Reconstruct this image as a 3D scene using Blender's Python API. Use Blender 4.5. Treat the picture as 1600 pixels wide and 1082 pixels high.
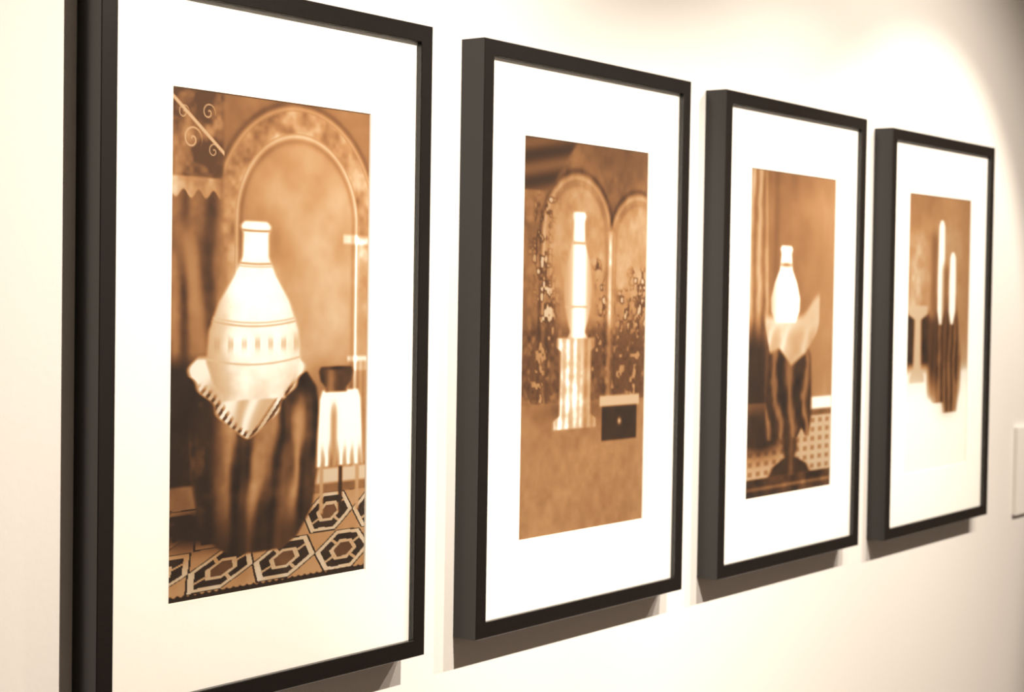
import bpy, math, random
import numpy as np
from mathutils import Matrix, Vector

for o in list(bpy.data.objects):
    bpy.data.objects.remove(o, do_unlink=True)
scene = bpy.context.scene
COL = scene.collection

# ------------------------------------------------------------------ camera
ZT = 1.95                                   # height of the frames' top edge above the floor
YAW, PITCH, ROLL, FPX = 0.9295, -0.0300, 0.0156, 2650.0
CAM = Vector((-1.2789, -1.5917, -0.3802 + ZT))
d = Vector((math.sin(YAW) * math.cos(PITCH), math.cos(YAW) * math.cos(PITCH), math.sin(PITCH)))
rt = Vector((math.cos(YAW), -math.sin(YAW), 0.0))
up = rt.cross(d)
c_, s_ = math.cos(ROLL), math.sin(ROLL)
r2, u2 = rt * c_ + up * s_, up * c_ - rt * s_
cam_data = bpy.data.cameras.new('camera')
cam = bpy.data.objects.new('camera', cam_data)
COL.objects.link(cam)
M = Matrix((r2, u2, -d)).transposed().to_4x4()
M.translation = CAM
cam.matrix_world = M
cam_data.sensor_width = 36.0
cam_data.lens = 36.0 * FPX / 1600.0
cam_data.clip_start = 0.05
cam_data.dof.use_dof = True
cam_data.dof.focus_distance = (Vector((0.30, -0.04, 1.55)) - CAM).dot(d)
cam_data.dof.aperture_fstop = 6.8
scene.camera = cam

# ------------------------------------------------------------------ light and exposure
world = bpy.data.worlds.new('room_dark')
scene.world = world
world.use_nodes = True
world.node_tree.nodes['Background'].inputs[0].default_value = (1.0, 0.86, 0.72, 1)
world.node_tree.nodes['Background'].inputs[1].default_value = 0.02

def spot(name, pos, aim, watts, half_deg, blend, col=(1.0, 0.872, 0.738), size=0.012):
    L = bpy.data.lights.new(name, 'SPOT')
    L.energy = watts
    L.color = col
    L.spot_size = math.radians(2 * half_deg)
    L.spot_blend = blend
    L.shadow_soft_size = size
    o = bpy.data.objects.new(name, L)
    COL.objects.link(o)
    o.location = pos
    o.rotation_euler = (Vector(aim) - Vector(pos)).to_track_quat('-Z', 'Y').to_euler()
    return o

LY, LZ = -1.444, 2.67                       # the row of ceiling spots, read back from the frames' shadows
spot('gallery_spot', (0.60, LY, LZ), (0.35, 0, 0.98), 420, 46.0, 1.0)
spot('gallery_spot', (1.45, LY, LZ), (1.67, 0, 0.88), 262, 35.0, 0.81)
spot('gallery_spot', (2.20, LY, LZ), (2.16, 0, 0.88), 180, 52.0, 0.65)
spot('gallery_spot', (2.85, LY, LZ), (2.36, 0, 1.29), 175, 26.2, 0.36)
for xs in (-1.6, 0.4, 2.4, 4.2):            # added unseen spots, bounced off the opposite wall as dim fill
    spot('added_fill_spot', (xs, -3.4, 2.75), (xs, -5.0, 1.5), 105, 50, 0.8, (1.0, 0.93, 0.86))

vs = scene.view_settings
vs.view_transform = 'Standard'
vs.look = 'None'
vs.gamma = 1.0
vs.use_curve_mapping = False
vs.exposure = -0.6

# ------------------------------------------------------------------ materials
def mat(name, col, rough=0.5, spec=0.5, bump=0.0, scale=40.0, vary=0.0):
    m = bpy.data.materials.new(name)
    m.use_nodes = True
    nt = m.node_tree
    b = nt.nodes['Principled BSDF']
    b.inputs['Base Color'].default_value = (*col, 1)
    b.inputs['Roughness'].default_value = rough
    b.inputs['Specular IOR Level'].default_value = spec
    if bump or vary:
        tc = nt.nodes.new('ShaderNodeTexCoord')
        nz = nt.nodes.new('ShaderNodeTexNoise')
        nz.inputs['Scale'].default_value = scale
        nz.inputs['Detail'].default_value = 5
        nt.links.new(tc.outputs['Object'], nz.inputs['Vector'])
        if bump:
            bp = nt.nodes.new('ShaderNodeBump')
            bp.inputs['Strength'].default_value = bump
            bp.inputs['Distance'].default_value = 0.002
            nt.links.new(nz.outputs['Fac'], bp.inputs['Height'])
            nt.links.new(bp.outputs['Normal'], b.inputs['Normal'])
        if vary:
            cr = nt.nodes.new('ShaderNodeValToRGB')
            cr.color_ramp.elements[0].color = (*[c * (1 - vary) for c in col], 1)
            cr.color_ramp.elements[1].color = (*[min(1, c * (1 + vary)) for c in col], 1)
            nt.links.new(nz.outputs['Fac'], cr.inputs['Fac'])
            nt.links.new(cr.outputs['Color'], b.inputs['Base Color'])
    return m

M_WALL = mat('white_wall_paint', (0.80, 0.78, 0.75), 0.85, 0.2, 0.15, 90, 0.012)
M_WALL2 = mat('warm_wall_paint', (0.72, 0.66, 0.60), 0.9, 0.2, 0.1, 60, 0.02)
M_CEIL = mat('ceiling_paint', (0.60, 0.55, 0.50), 0.9, 0.2, 0.1, 60, 0.02)
M_FLOOR = mat('brown_floor', (0.16, 0.11, 0.075), 0.45, 0.4, 0.1, 12, 0.15)
M_FRAME = mat('black_stained_wood', (0.0095, 0.0078, 0.007), 0.27, 0.55, 0.05, 160, 0.15)
M_MAT = mat('white_mat_board', (0.86, 0.845, 0.80), 0.9, 0.1, 0.08, 300, 0.008)
M_CORE = mat('cream_bevel_core', (0.80, 0.74, 0.64), 0.9, 0.1)
M_BACK = mat('brown_backing_board', (0.22, 0.15, 0.09), 0.9, 0.1, 0.1, 80, 0.08)
M_CARD = mat('white_label_card', (0.80, 0.78, 0.74), 0.8, 0.2, 0.05, 200, 0.01)

M_GLASS = bpy.data.materials.new('picture_glass')
M_GLASS.use_nodes = True
nt = M_GLASS.node_tree
nt.nodes.remove(nt.nodes['Principled BSDF'])
tr = nt.nodes.new('ShaderNodeBsdfTransparent')
gl = nt.nodes.new('ShaderNodeBsdfGlossy')
gl.inputs['Roughness'].default_value = 0.02
fr = nt.nodes.new('ShaderNodeFresnel')
fr.inputs['IOR'].default_value = 1.16     # museum glass, coated against reflections
mx = nt.nodes.new('ShaderNodeMixShader')
nt.links.new(fr.outputs[0], mx.inputs[0])
nt.links.new(tr.outputs[0], mx.inputs[1])
nt.links.new(gl.outputs[0], mx.inputs[2])
nt.links.new(mx.outputs[0], nt.nodes['Material Output'].inputs['Surface'])

M_CLEAR = bpy.data.materials.new('picture_glass_body')
M_CLEAR.use_nodes = True
nt = M_CLEAR.node_tree
nt.nodes.remove(nt.nodes['Principled BSDF'])
nt.links.new(nt.nodes.new('ShaderNodeBsdfTransparent').outputs[0], nt.nodes['Material Output'].inputs['Surface'])

M_PRINT = bpy.data.materials.new('sepia_print_paper')
M_PRINT.use_nodes = True
nt = M_PRINT.node_tree
b = nt.nodes['Principled BSDF']
b.inputs['Roughness'].default_value = 0.7
b.inputs['Specular IOR Level'].default_value = 0.15
at = nt.nodes.new('ShaderNodeAttribute')
at.attribute_name = 'ink'
nt.links.new(at.outputs['Color'], b.inputs['Base Color'])

# ------------------------------------------------------------------ mesh helpers
def mesh_obj(name, verts, faces, material, parent=None, midx=None, mats=None):
    me = bpy.data.meshes.new(name)
    me.from_pydata([tuple(v) for v in verts], [], faces)
    for m in (mats or [material]):
        me.materials.append(m)
    if midx:
        for p, i in zip(me.polygons, midx):
            p.material_index = i
    me.update()
    o = bpy.data.objects.new(name, me)
    COL.objects.link(o)
    if parent:
        o.parent = parent
    return o

def box(name, lo, hi, material, parent=None):
    x0, y0, z0 = lo
    x1, y1, z1 = hi
    v = [(x0, y0, z0), (x1, y0, z0), (x1, y1, z0), (x0, y1, z0), (x0, y0, z1), (x1, y0, z1), (x1, y1, z1), (x0, y1, z1)]
    f = [(0, 3, 2, 1), (4, 5, 6, 7), (0, 1, 5, 4), (1, 2, 6, 5), (2, 3, 7, 6), (3, 0, 4, 7)]
    return mesh_obj(name, v, f, material, parent)

def struct(o):
    o['kind'] = 'structure'
    return o

# ------------------------------------------------------------------ the room
CEIL = 3.05
X0, X1, Y0 = -3.5, 5.5, -5.0
struct(box('wall_back', (X0, 0.0, 0.0), (X1, 0.12, CEIL), M_WALL))
struct(box('floor', (X0, Y0, -0.1), (X1, 0.12, 0.0), M_FLOOR))
struct(box('ceiling', (X0, Y0, CEIL), (X1, 0.12, CEIL + 0.1), M_CEIL))
struct(box('wall_left', (X0 - 0.12, Y0, 0.0), (X0, 0.12, CEIL), M_WALL2))
struct(box('wall_right', (X1, Y0, 0.0), (X1 + 0.12, 0.12, CEIL), M_WALL2))
struct(box('wall_front', (X0, Y0 - 0.12, 0.0), (X1, Y0, CEIL), M_WALL2))
struct(box('baseboard_back', (X0, -0.014, 0.0), (X1, 0.0, 0.10), M_WALL))

# ------------------------------------------------------------------ sepia prints: generic studio still lifes
PW, PH = 0.356, 0.627
def vnoise(u, v, fx, fy, seed, oct=4):
    out = np.zeros_like(u)
    amp, tot = 1.0, 0.0
    rng = np.random.RandomState(seed)
    for k in range(oct):
        g = rng.rand(int(fy) + 3, int(fx) + 3)
        x, y = u * fx, v * fy
        i, j = np.floor(x).astype(int), np.floor(y).astype(int)
        a, b_ = x - i, y - j
        a = a * a * (3 - 2 * a)
        b_ = b_ * b_ * (3 - 2 * b_)
        i = np.clip(i, 0, g.shape[1] - 2)
        j = np.clip(j, 0, g.shape[0] - 2)
        out += amp * ((g[j, i] * (1 - a) + g[j, i + 1] * a) * (1 - b_) + (g[j + 1, i] * (1 - a) + g[j + 1, i + 1] * a) * b_)
        tot += amp
        amp *= 0.55
        fx *= 2
        fy *= 2
    return out / tot - 0.5

def ss(a, b_, x):
    t = np.clip((x - a) / (b_ - a), 0, 1)
    return t * t * (3 - 2 * t)

def put(T, m, val):
    return T * (1 - m) + val * m

def prof(u, v, cu, pts, aa=0.012):
    """mask of a shape of revolution: pts = (v, half width)"""
    vv = [p[0] for p in pts]
    fine = np.linspace(vv[0], vv[-1], 240)
    hv = np.interp(fine, vv, [p[1] for p in pts])
    k = np.hanning(13)
    hv = np.convolve(np.pad(hv, 6, 'edge'), k / k.sum(), 'valid')
    hw = np.interp(v, fine, hv)
    m = ss(aa, -aa, np.abs(u - cu) - hw)
    return m * ss(vv[0] - 0.004, vv[0] + 0.004, v) * ss(vv[-1] + 0.004, vv[-1] - 0.004, v)

def rect(u, v, a, b_, c, e, aa=0.008):
    return ss(a - aa, a + aa, u) * ss(b_ + aa, b_ - aa, u) * ss(c - aa * .57, c + aa * .57, v) * ss(e + aa * .57, e - aa * .57, v)

ASP = PH / PW
def arch_dist(u, v, cu, hw, spring):
    """distance outside (+) or inside (-) a round-headed arch, in widths"""
    dv = (v - spring) * ASP
    return np.where(dv < 0, np.sqrt((u - cu) ** 2 + dv ** 2), np.abs(u - cu)) - hw

def band(x, c, w):
    return np.exp(-((x - c) / w) ** 2)

def paint_a(u, v):                    # one broad arch, a pale jar on a draped table, a patterned carpet
    n = vnoise(u, v, 3, 5, 11)
    n2 = vnoise(u, v, 14, 26, 12, 3)
    n3 = vnoise(u, v, 5, 3, 13, 3)
    T = 0.55 + 0.42 * n + 0.08 * n2 + 0.20 * band(u, 0.72, 0.22) * band(v, 0.40, 0.16) - 0.12 * ss(0.42, 0.10, u) - 0.10 * ss(0.50, 0.60, v)
    da = arch_dist(u, v, 0.62, 0.31, 0.245)
    T = put(T, ss(0.0, 0.015, da), 0.46 + 0.16 * n + 0.10 * n2)
    T += 0.20 * band(da, 0.006, 0.010) + 0.17 * band(da, 0.105, 0.009) - 0.10 * band(da, -0.014, 0.012) - 0.10 * band(da, 0.125, 0.012)
    T += (0.10 + 0.55 * n2) * ss(0.012, 0.02, da) * ss(0.10, 0.09, da) * ss(0.50, 0.2, v)
    T += 0.16 * rect(u, v, 0.93, 1.02, 0.27, 0.56) + 0.22 * rect(u, v, 0.86, 1.02, 0.265, 0.285)
    T += 0.25 * rect(u, v, 0.89, 1.02, 0.528, 0.540) + 0.14 * rect(u, v, 0.92, 1.02, 0.54, 0.76) * (0.6 + 0.4 * np.sin(u * 190))
    # curtain on the left under a carved pelmet
    cu_ = rect(u, v, -0.1, 0.235, 0.0, 0.80, 0.016)
    fold = 0.5 + 0.5 * np.sin(u * 58 + 7 * n3 + v * 2)
    T = put(T, cu_, 0.24 + 0.26 * fold * (0.6 + 0.8 * n + 0.2) + 0.22 * n2)
    T = put(T, ss(0.06, 0.0, np.abs(u - 0.05 - 0.10 * ss(0.2, 0.55, v))) * ss(0.22, 0.3, v) * ss(0.6, 0.5, v) * 0.7, 0.60)
    sw = rect(u, v, -0.1, 0.235, -0.1, 0.165, 0.015)
    T = put(T, sw, 0.30 + 0.9 * np.maximum(n2, -0.06))
    for (sx, sy, sr) in ((0.165, 0.040, 0.035), (0.09, 0.095, 0.05), (0.19, 0.115, 0.03), (0.05, 0.045, 0.03)):
        rr = np.sqrt((u - sx) ** 2 + ((v - sy) * ASP) ** 2)
        th = np.arctan2((v - sy) * ASP, u - sx)
        sp = np.abs(((rr / sr * 1.6 - th / 6.283) % 1) - 0.5)
        T = put(T, ss(sr, sr * 0.8, rr) * ss(0.16, 0.05, sp), 0.70)
    T = put(T, ss(0.012, 0.004, np.abs((v - 0.015) * ASP - u * 0.75)) * (u < 0.24), 0.74)
    T = put(T, ss(0.165, 0.172, v) * ss(0.205 + 0.008 * np.sin(u * 90), 0.198 + 0.008 * np.sin(u * 90), v) * ss(0.235, 0.215, u), 0.60 + 0.6 * n2)
    T = put(T, rect(u, v, -0.1, 0.20, 0.53, 0.795, 0.04), 0.11 + 0.08 * n2)
    # skirting
    T = put(T, rect(u, v, -0.1, 1.1, 0.775, 0.822), 0.40 + 0.2 * n2)
    T = put(T, rect(u, v, 0.70, 1.1, 0.768, 0.800), 0.82)
    # carpet of long hexagons
    fl = ss(0.816, 0.824, v)
    w = (v - 0.82) / 0.18
    a = (u - 0.5) * (4.0 - 1.2 * w) + 0.85 * w + 0.2 + 0.05 * n3
    c = w * 2.1 + 0.12 * n
    row = np.floor(c)
    x = ((a + 0.5 * row) % 1) - 0.5
    y = (c % 1) - 0.5
    hx = np.maximum(np.abs(y) * 1.0, np.abs(x) * 0.95 + np.abs(y) * 0.55)
    lo = np.where(hx > 0.50, 0.70, np.where(hx > 0.47, 0.14, np.where(hx > 0.39, 0.92, np.where(hx > 0.24, 0.13, np.where(hx > 0.17, 0.86, 0.34)))))
    lo = np.where((hx < 0.40) & (hx > 0.2) & (np.abs(np.abs(x) - np.abs(y)) < 0.035), 0.80, lo)
    T = put(T, fl, lo * 0.86 + 0.14 * n2)
    sh = band(u, 0.18, 0.30) * band(v, 0.86, 0.045)
    T = put(T, np.clip(1.35 * sh, 0, 1) * fl, 0.11 + 0.05 * n2)
    T = put(T, ss(0.988, 0.992, v + 0.002 * np.sin(u * 190)), 0.08)
    # draped table
    tb = prof(u, v, 0.42, [(0.558, 0.25), (0.59, 0.30), (0.66, 0.33), (0.76, 0.32), (0.85, 0.28), (0.905, 0.20), (0.925, 0.12)], 0.015)
    f2 = np.sin(u * 30 + 9 * n3 + 3.0 * v) * 0.5 + 0.5
    f3 = np.sin(u * 84 + 16 * n3) * 0.5 + 0.5
    T = put(T, tb, 0.11 + (0.40 * f2 ** 1.5 + 0.10 * f3) * ss(0.57, 0.66, v) + 0.22 * n2)
    T = put(T, tb * ss(0.30, 0.16, u) * 0.8, 0.12 + 0.5 * np.maximum(n2, 0))
    T = put(T, tb * ss(0.80, 0.90, v) * 0.7, 0.10)
    # pale fringed cloth under the jar
    cl = ss(0.014, -0.014, np.abs(u - 0.37) - np.interp(v, [0.50, 0.56, 0.60, 0.665, 0.69], [0.24, 0.29, 0.21, 0.10, 0.0]) - 0.012 * np.sin(v * 130)) * ss(0.515, 0.53, v) * ss(0.695, 0.688, v)
    T = put(T, cl, 0.90 - 0.16 * (0.5 + 0.5 * np.sin(u * 52 + 14 * n3 + v * 30)) * ss(0.54, 0.60, v))
    edge = cl * ss(0.05, 0.0, np.abs(np.abs(u - 0.37) - np.interp(v, [0.50, 0.56, 0.60, 0.665, 0.69], [0.24, 0.29, 0.21, 0.10, 0.0]) + 0.02)) * ss(0.57, 0.60, v)
    T = put(T, edge * (0.5 + 0.5 * np.sign(np.sin(u * 160 + v * 260))), 0.25)
    jar = prof(u, v, 0.40, [(0.248, 0.055), (0.258, 0.080), (0.272, 0.064), (0.32, 0.066), (0.36, 0.105), (0.41, 0.175), (0.47, 0.225), (0.53, 0.235), (0.575, 0.20), (0.60, 0.15), (0.612, 0.16)])
    T = put(T, jar, 0.94 - 0.20 * ss(0.06, 0.25, 0.40 - u) - 0.07 * ss(0.1, 0.25, u - 0.40) + 0.10 * n2 - 0.06 * ss(0.5, 0.61, v))
    for gv, gg in ((0.268, 0.55), (0.335, 0.62), (0.341, 0.8), (0.455, 0.80), (0.462, 0.74), (0.540, 0.78)):
        T = put(T, jar * band(v, gv + 0.012 * ((u - 0.40) / 0.22) ** 2 * -1, 0.0022), gg)
    T = put(T, jar * band(v, 0.498, 0.014) * ss(0.1, 0.5, np.sin(u * 95)) * 0.35, 0.62)
    # small covered stool with a dark bowl
    for lx in (0.755, 0.86, 0.955):
        T = put(T, rect(u, v, lx - 0.010, lx + 0.010, 0.72, 0.865), 0.66 if lx != 0.86 else 0.14)
    st = prof(u, v, 0.855, [(0.600, 0.10), (0.62, 0.115), (0.70, 0.125), (0.765, 0.13)])
    T = put(T, st, 0.97 - 0.35 * band(u, 0.82, 0.018) * ss(0.61, 0.66, v) - 0.34 * ss(0.70, 0.77, v) * (0.5 + 0.5 * np.sin(u * 150 + 8 * n)))
    bw = prof(u, v, 0.83, [(0.550, 0.085), (0.560, 0.095), (0.580, 0.085), (0.596, 0.055), (0.604, 0.060)])
    T = put(T, bw, 0.20 + 0.26 * band(u, 0.80, 0.025) + 0.2 * n2)
    T = put(T, band(u, 0.83, 0.075) ** 2 * band(v, 0.553, 0.004), 0.10)
    return T

def paint_b(u, v):                    # twin arches, a slender pale vase on a pedestal, a plain brown floor
    n = vnoise(u, v, 4, 7, 21)
    n2 = vnoise(u, v, 18, 30, 22, 3)
    n3 = vnoise(u, v, 34, 60, 23, 2)
    T = 0.44 + 0.24 * n + 0.22 * n2
    for cu, hw, sp in ((0.42, 0.24, 0.235), (0.93, 0.21, 0.255)):
        da = arch_dist(u, v, cu, hw, sp)
        T = put(T, ss(0.01, -0.01, da), 0.62 + 0.25 * n + 0.20 * n2 - 0.22 * ss(0.30, 0.62, v))
        T += 0.22 * band(da, 0.02, 0.016) - 0.14 * band(da, 0.05, 0.014) - 0.10 * band(da, -0.012, 0.012)
    T += 0.10 * rect(u, v, 0.665, 0.725, 0.22, 0.66)
    # drape in the top corner, garlands
    rr = np.sqrt(u ** 2 + (v * ASP) ** 2)
    T = put(T, ss(0.42, 0.38, u + 1.35 * v * 1.2) * ss(0.135, 0.125, v), 0.17 + 0.20 * (0.5 + 0.5 * np.sin(v * 95 + u * 9)))
    T = put(T, rect(u, v, 0.42, 1.1, -0.1, 0.075, 0.1) * 0.55, 0.30)
    for gx, g0, g1, ww in ((0.16, 0.12, 0.66, 0.07), (0.80, 0.36, 0.66, 0.07), (0.95, 0.30, 0.66, 0.08), (0.60, 0.28, 0.60, 0.035)):
        gm = band(u, gx + 0.03 * np.sin(v * 18), ww) * ss(g0, g0 + 0.03, v) * ss(g1 + 0.01, g1, v)
        T = put(T, np.clip(gm * 1.2, 0, 1) * ss(-0.12, 0.08, n3) * 0.85, 0.22)
        T = put(T, np.clip(gm * 1.2, 0, 1) * ss(0.10, 0.24, n3), 0.80)
    T = put(T, rect(u, v, -0.1, 1.1, 0.47, 0.665, 0.05) * 0.55, 0.27 + 0.5 * n3)
    fl = ss(0.662, 0.672, v)
    T = put(T, fl, 0.50 + 0.10 * n + 0.14 * n2 + 0.05 * ss(0.7, 0.85, v))
    T = put(T, fl * band(v, 0.685, 0.03) * band(u, 0.40, 0.22), 0.28)
    # low dark chest
    T = put(T, rect(u, v, 0.64, 0.94, 0.68, 0.775), 0.14 + 0.06 * n2)
    T = put(T, rect(u, v, 0.62, 0.96, 0.655, 0.683), 0.78)
    T = put(T, band(u, 0.79, 0.014) * band(v, 0.725, 0.008), 0.8)
    # pedestal and vase
    ped = prof(u, v, 0.42, [(0.50, 0.15), (0.525, 0.15), (0.535, 0.12), (0.70, 0.125), (0.712, 0.17), (0.735, 0.17)])
    T = put(T, ped, 0.84 + 0.07 * np.sin(u * 110) + 0.25 * n2 - 0.20 * ss(0.0, 0.12, u - 0.42))
    vz = prof(u, v, 0.43, [(0.175, 0.045), (0.185, 0.060), (0.20, 0.045), (0.25, 0.050), (0.31, 0.095), (0.37, 0.115), (0.43, 0.10), (0.485, 0.06), (0.502, 0.085)])
    T = put(T, vz, 0.93 - 0.25 * ss(0.02, 0.11, np.abs(u - 0.44)))
    T = put(T, vz * band(v, 0.255, 0.004), 0.70)
    T = put(T, vz * band(v, 0.42, 0.003), 0.74)
    return T

def paint_c(u, v):                    # plain backdrop, a pale jug on a dark table, a tiled floor
    n = vnoise(u, v, 3, 5, 31)
    n2 = vnoise(u, v, 12, 20, 32, 3)
    T = 0.50 + 0.16 * n + 0.06 * n2 + 0.10 * ss(0.4, 0.9, u) - 0.10 * ss(0.12, 0.0, v)
    cu_ = ss(0.17 + 0.03, 0.17 - 0.01, u - 0.10 * v) * ss(0.60, 0.50, v)
    T = put(T, cu_, 0.60 + 0.14 * np.sin(u * 70 + 5 * n) + 0.18 * n2)
    T = put(T, ss(0.30, 0.16, u) * ss(0.40, 0.56, v), 0.14 + 0.1 * n2)
    T = put(T, ss(0.06, 0.0, np.abs(u - 0.30)) * ss(0.5, 0.4, v) * 0.5, 0.33)
    T = put(T, ss(0.708, 0.714, v), 0.36 + 0.2 * n2)
    T = put(T, rect(u, v, 0.66, 1.1, 0.705, 0.745), 0.93)
    T = put(T, rect(u, v, -0.1, 0.40, 0.715, 0.75), 0.45)
    # tiles
    ti = rect(u, v, -0.1, 1.1, 0.765, 0.945)
    gx, gy = (u * 11) % 1, (v * 34) % 1
    T = put(T, ti, 0.80 - 0.26 * ss(0.18, 0.34, gx) * ss(0.86, 0.70, gx) * ss(0.2, 0.4, gy) * ss(0.9, 0.7, gy) + 0.06 * n2)
    T = put(T, rect(u, v, -0.1, 1.1, 0.944, 1.1), 0.20 + 0.4 * n2 + 0.25 * band(v, 0.975, 0.006))
    T = put(T, np.clip(1.5 * band(u, 0.16, 0.30) * band(v, 0.80, 0.075), 0, 1), 0.15 + 0.08 * n2)
    # round table under a dark cloth, on a turned foot
    T = put(T, prof(u, v, 0.50, [(0.74, 0.10), (0.80, 0.06), (0.86, 0.09), (0.89, 0.06), (0.915, 0.20), (0.945, 0.25)], 0.03), 0.16 + 0.15 * n2 + 0.16 * band(u, 0.52, 0.03))
    tb = prof(u, v, 0.48, [(0.545, 0.22), (0.57, 0.25), (0.66, 0.265), (0.78, 0.27), (0.83, 0.24)], 0.025)
    tb = tb * ss(0.83, 0.815, v + 0.018 * np.sin(u * 42))
    T = put(T, tb, 0.14 + 0.30 * (0.5 + 0.5 * np.sin(u * 40 + 9 * n)) ** 2 + 0.2 * n2)
    # pale cloth thrown over one side
    e0 = np.interp(u, [0.18, 0.25, 0.35, 0.5, 0.66, 0.80, 0.84], [0.46, 0.56, 0.545, 0.60, 0.565, 0.50, 0.455])
    cl = ss(e0 + 0.01, e0 - 0.01, v) * ss(0.43, 0.46, v + 0.07 * ss(0.6, 0.84, u)) * rect(u, v, 0.19, 0.83, -1, 2, 0.015)
    T = put(T, cl, 0.84 + 0.16 * n - 0.14 * (0.5 + 0.5 * np.sin(u * 34 + 10 * n + v * 16)) * ss(0.46, 0.52, v))
    jg = prof(u, v, 0.42, [(0.225, 0.055), (0.235, 0.075), (0.25, 0.060), (0.30, 0.075), (0.34, 0.13), (0.39, 0.17), (0.43, 0.165), (0.465, 0.12)])
    T = put(T, jg, 0.95 - 0.12 * ss(0.05, 0.17, 0.42 - u))
    T = put(T, jg * band(v, 0.285, 0.006) * band(u, 0.42, 0.06), 0.5)
    return T

def paint_d(u, v):                    # two tall tapers and dark drapery; the lower part fades to bare paper
    n = vnoise(u, v, 3, 5, 41)
    n2 = vnoise(u, v, 12, 20, 42, 3)
    T = 0.56 + 0.2 * n + 0.08 * n2 + 0.06 * ss(0.0, 0.3, v)
    T = put(T, band(u, 0.14, 0.16) * ss(0.10, 0.2, v) * ss(0.5, 0.4, v) * 0.8, 0.76 + 0.5 * n2)
    T = put(T, rect(u, v, -0.1, 0.36, 0.43, 0.62, 0.04), 0.16 + 0.15 * n2)
    T = put(T, ss(0.60, 0.66, v + 0.03 * n), 0.90)
    T = put(T, prof(u, v, 0.17, [(0.40, 0.15), (0.43, 0.15), (0.45, 0.05), (0.63, 0.06), (0.66, 0.12), (0.68, 0.12)], 0.025), 0.80)
    for cu, t0, b0, hw in ((0.53, 0.085, 0.76, 0.055), (0.72, 0.20, 0.80, 0.055)):
        dr = prof(u, v, cu, [(0.36, 0.05), (0.45, 0.10), (0.60, 0.155), (0.72, 0.15), (b0, 0.10)], 0.035)
        T = put(T, dr, 0.20 + 0.22 * (0.5 + 0.5 * np.sin(u * 75 + 6 * n)) + 0.2 * n2)
        T = put(T, rect(u, v, cu - 0.16, cu - 0.06, t0 + 0.05, 0.62, 0.05) * 0.55, 0.25)
        tp = prof(u, v, cu, [(t0, 0.020), (t0 + 0.02, hw * 0.85), (0.30, hw), (0.42, hw), (0.47, 0.02)], 0.02)
        T = put(T, tp, 0.96)
    T = put(T, rect(u, v, 0.34, 0.47, 0.45, 0.74, 0.04) * 0.7, 0.18)
    fade = ss(0.62, 0.80, v + 0.06 * n)
    T = put(T, fade * np.clip(1 - 1.3 * band(u, 0.66, 0.17) * ss(0.86, 0.78, v), 0, 1), 0.975)
    return T

RAMP_T = [0.0, 0.12, 0.28, 0.45, 0.60, 0.78, 0.92, 1.0]
RAMP_C = np.array([(44, 34, 29), (66, 52, 43), (117, 80, 55), (176, 124, 80), (212, 160, 108), (240, 208, 168), (252, 240, 220), (255, 251, 243)]) / 255.0
INK_GAIN = np.array([1.72, 1.64, 1.56])                     # how strongly the hung prints are lit: the ink is that much darker than it reads
def make_print(painter, nx, nz, parent, y, x0, ztop, depth):
    us, vs_ = np.linspace(0, 1, nx + 1), np.linspace(0, 1, nz + 1)
    U, V = np.meshgrid(us, vs_)
    T = np.clip(painter(U, V), 0, 1)
    rgb = np.stack([np.interp(T, RAMP_T, RAMP_C[:, k]) for k in range(3)], -1)
    lin = np.where(rgb < 0.04045, rgb / 12.92, ((rgb + 0.055) / 1.055) ** 2.4) / (INK_GAIN * depth)
    kp = ss(0.80, 1.0, T)[..., None]                        # bare paper: the print's own warm white
    lin = np.minimum(lin * (1 - kp) + np.array([0.83, 0.81, 0.755]) * kp, 0.85)
    co = np.stack([x0 + U * PW, np.full_like(U, y), ztop - V * PH], -1).reshape(-1, 3)
    i = np.arange(nz)[:, None] * (nx + 1) + np.arange(nx)[None, :]
    quads = np.stack([i, i + nx + 1, i + nx + 2, i + 1], -1).reshape(-1, 4)
    me = bpy.data.meshes.new('print')
    me.vertices.add(len(co))
    me.vertices.foreach_set('co', co.astype(np.float32).ravel())
    me.loops.add(quads.size)
    me.loops.foreach_set('vertex_index', quads.astype(np.int32).ravel())
    me.polygons.add(len(quads))
    me.polygons.foreach_set('loop_start', (np.arange(len(quads)) * 4).astype(np.int32))
    me.update(calc_edges=True)
    a = me.attributes.new('ink', 'FLOAT_COLOR', 'POINT')
    a.data.foreach_set('color', np.concatenate([lin.reshape(-1, 3), np.ones((len(co), 1))], 1).astype(np.float32).ravel())
    me.materials.append(M_PRINT)
    o = bpy.data.objects.new('print', me)
    COL.objects.link(o)
    o.parent = parent
    return o

# ------------------------------------------------------------------ framed pictures
FW, FH, FD, FB = 0.595, 0.900, 0.044, 0.0245
LIP = 0.0075
def rail(name, a, b_, inx, parent):
    """mitred L-section moulding from outer corner a to outer corner b_ (x, z); inx points into the frame"""
    ch = 0.0009
    prof_ = [(0, 0), (0, -FD + ch), (ch, -FD), (FB - ch, -FD), (FB, -FD + ch), (FB, -FD + LIP), (0.016, -FD + LIP), (0.016, 0)]
    a, b_, inx = Vector(a), Vector(b_), Vector(inx)
    t = (b_ - a).normalized()
    v = []
    for base, sg in ((a, 1), (b_, -1)):
        for w, y in prof_:
            p = base + inx * w + t * (w * sg)
            v.append((p.x, y, p.y))
    n = len(prof_)
    f = [(i, (i + 1) % n, n + (i + 1) % n, n + i) for i in range(n)] + [tuple(range(n - 1, -1, -1)), tuple(range(n, 2 * n))]
    o = mesh_obj(name, v, f, M_FRAME, parent)
    return o

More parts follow.
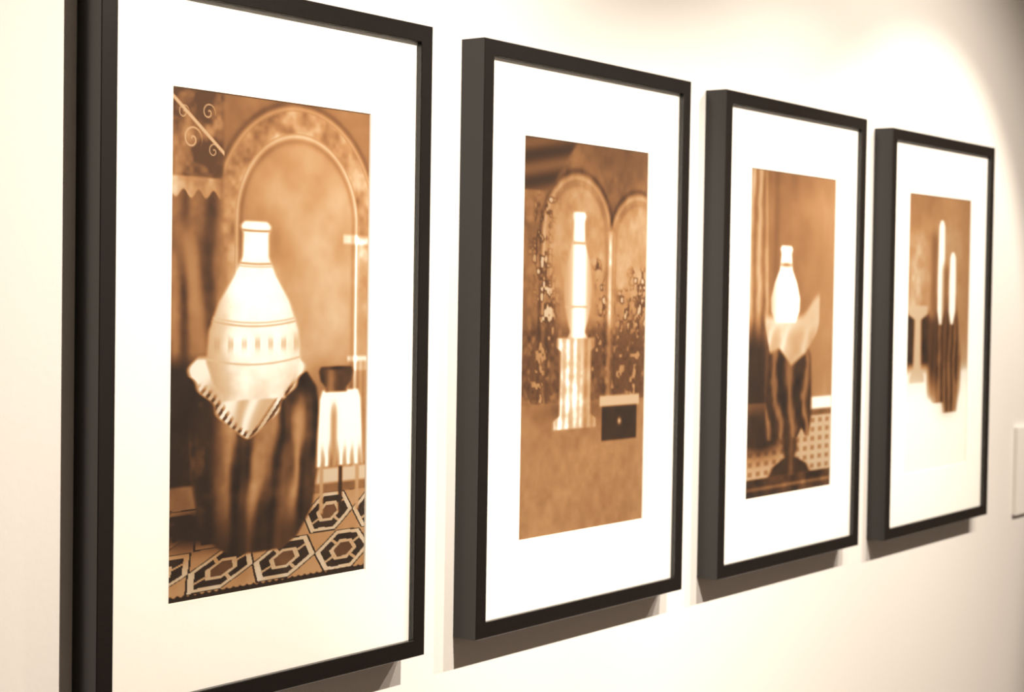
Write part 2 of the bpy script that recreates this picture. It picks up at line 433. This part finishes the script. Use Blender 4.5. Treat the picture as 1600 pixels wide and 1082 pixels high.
def picture(label, x, dz, tilt, painter, nx, nz, depth):
    root = bpy.data.objects.new('framed_picture', None)
    COL.objects.link(root)
    root.location = (x + FW / 2, 0, ZT + dz - FH)
    root.rotation_euler = (0, -tilt, 0)
    root['label'] = label
    root['category'] = 'picture'
    root['group'] = 'framed sepia pictures in a row on the white wall'
    h = FW / 2
    TL, TR, BL, BR = (-h, FH), (h, FH), (-h, 0), (h, 0)
    rail('top_rail', TL, TR, (0, -1), root)
    rail('bottom_rail', BL, BR, (0, 1), root)
    rail('side_rail', BL, TL, (1, 0), root)
    rail('side_rail', BR, TR, (-1, 0), root)
    g = 0.0165
    y = -FD + LIP
    gp = box('glass_pane', (-h + g, y + 0.0001, g), (h - g, y + 0.0019, FH - g), M_GLASS, root)
    gp.data.materials.append(M_CLEAR)
    for q in gp.data.polygons:
        q.material_index = 0 if q.normal.y < -0.5 else 1      # the front surface alone reflects
    # mat board with a bevelled window
    y0, y1 = y + 0.0021, y + 0.0041
    px0, px1, pz1 = -h + 0.1185, -h + 0.1185 + PW, FH - 0.1355
    pz0 = pz1 - PH
    bv = 0.0012
    ring = lambda xa, xb, za, zb, yy: [(xa, yy, za), (xb, yy, za), (xb, yy, zb), (xa, yy, zb)]
    v = ring(-h + g, h - g, g, FH - g, y0) + ring(px0 - bv, px1 + bv, pz0 - bv, pz1 + bv, y0) + ring(px0, px1, pz0, pz1, y1) + ring(-h + g, h - g, g, FH - g, y1)
    f, mi = [], []
    for i in range(4):
        j = (i + 1) % 4
        f += [(i, j, 4 + j, 4 + i), (4 + i, 4 + j, 8 + j, 8 + i), (8 + i, 8 + j, 12 + j, 12 + i), (12 + i, 12 + j, j, i)]
        mi += [0, 1, 0, 0]
    mesh_obj('mat_board', v, f, None, root, mi, [M_MAT, M_CORE])
    p = make_print(painter, nx, nz, root, y1 + 0.0002, px0, pz1, depth)
    box('backing_board', (-h + g, y1 + 0.0006, g), (h - g, y1 + 0.0046, FH - g), M_BACK, root)
    return root

picture('black-framed sepia print with one broad arch and a bold patterned carpet', 0.0, 0.0, 0.0, paint_a, 280, 560, 1.08)
picture('black-framed sepia print with twin arches above a plain brown floor', 0.7152, 0.0012, -0.0006, paint_b, 170, 340, 1.45)
picture('black-framed sepia print with plain backdrop and small-tiled floor at its foot', 1.4362, 0.0015, 0.0, paint_c, 130, 280, 1.32)
picture('black-framed sepia print with two thin pale uprights, fading to white at its foot', 2.1652, -0.0031, 0.0042, paint_d, 110, 240, 1.25)

# ------------------------------------------------------------------ wall label beside the last picture
lab = box('wall_label', (3.048, -0.012, ZT - 0.935), (3.048 + 0.30, -0.0002, ZT - 0.705), M_CARD)
bm = lab.modifiers.new('bevel', 'BEVEL')
bm.width = 0.0012
bm.segments = 2
lab['label'] = 'pale rectangular wall label mounted on the bare wall beside the row of frames'
lab['category'] = 'wall label'
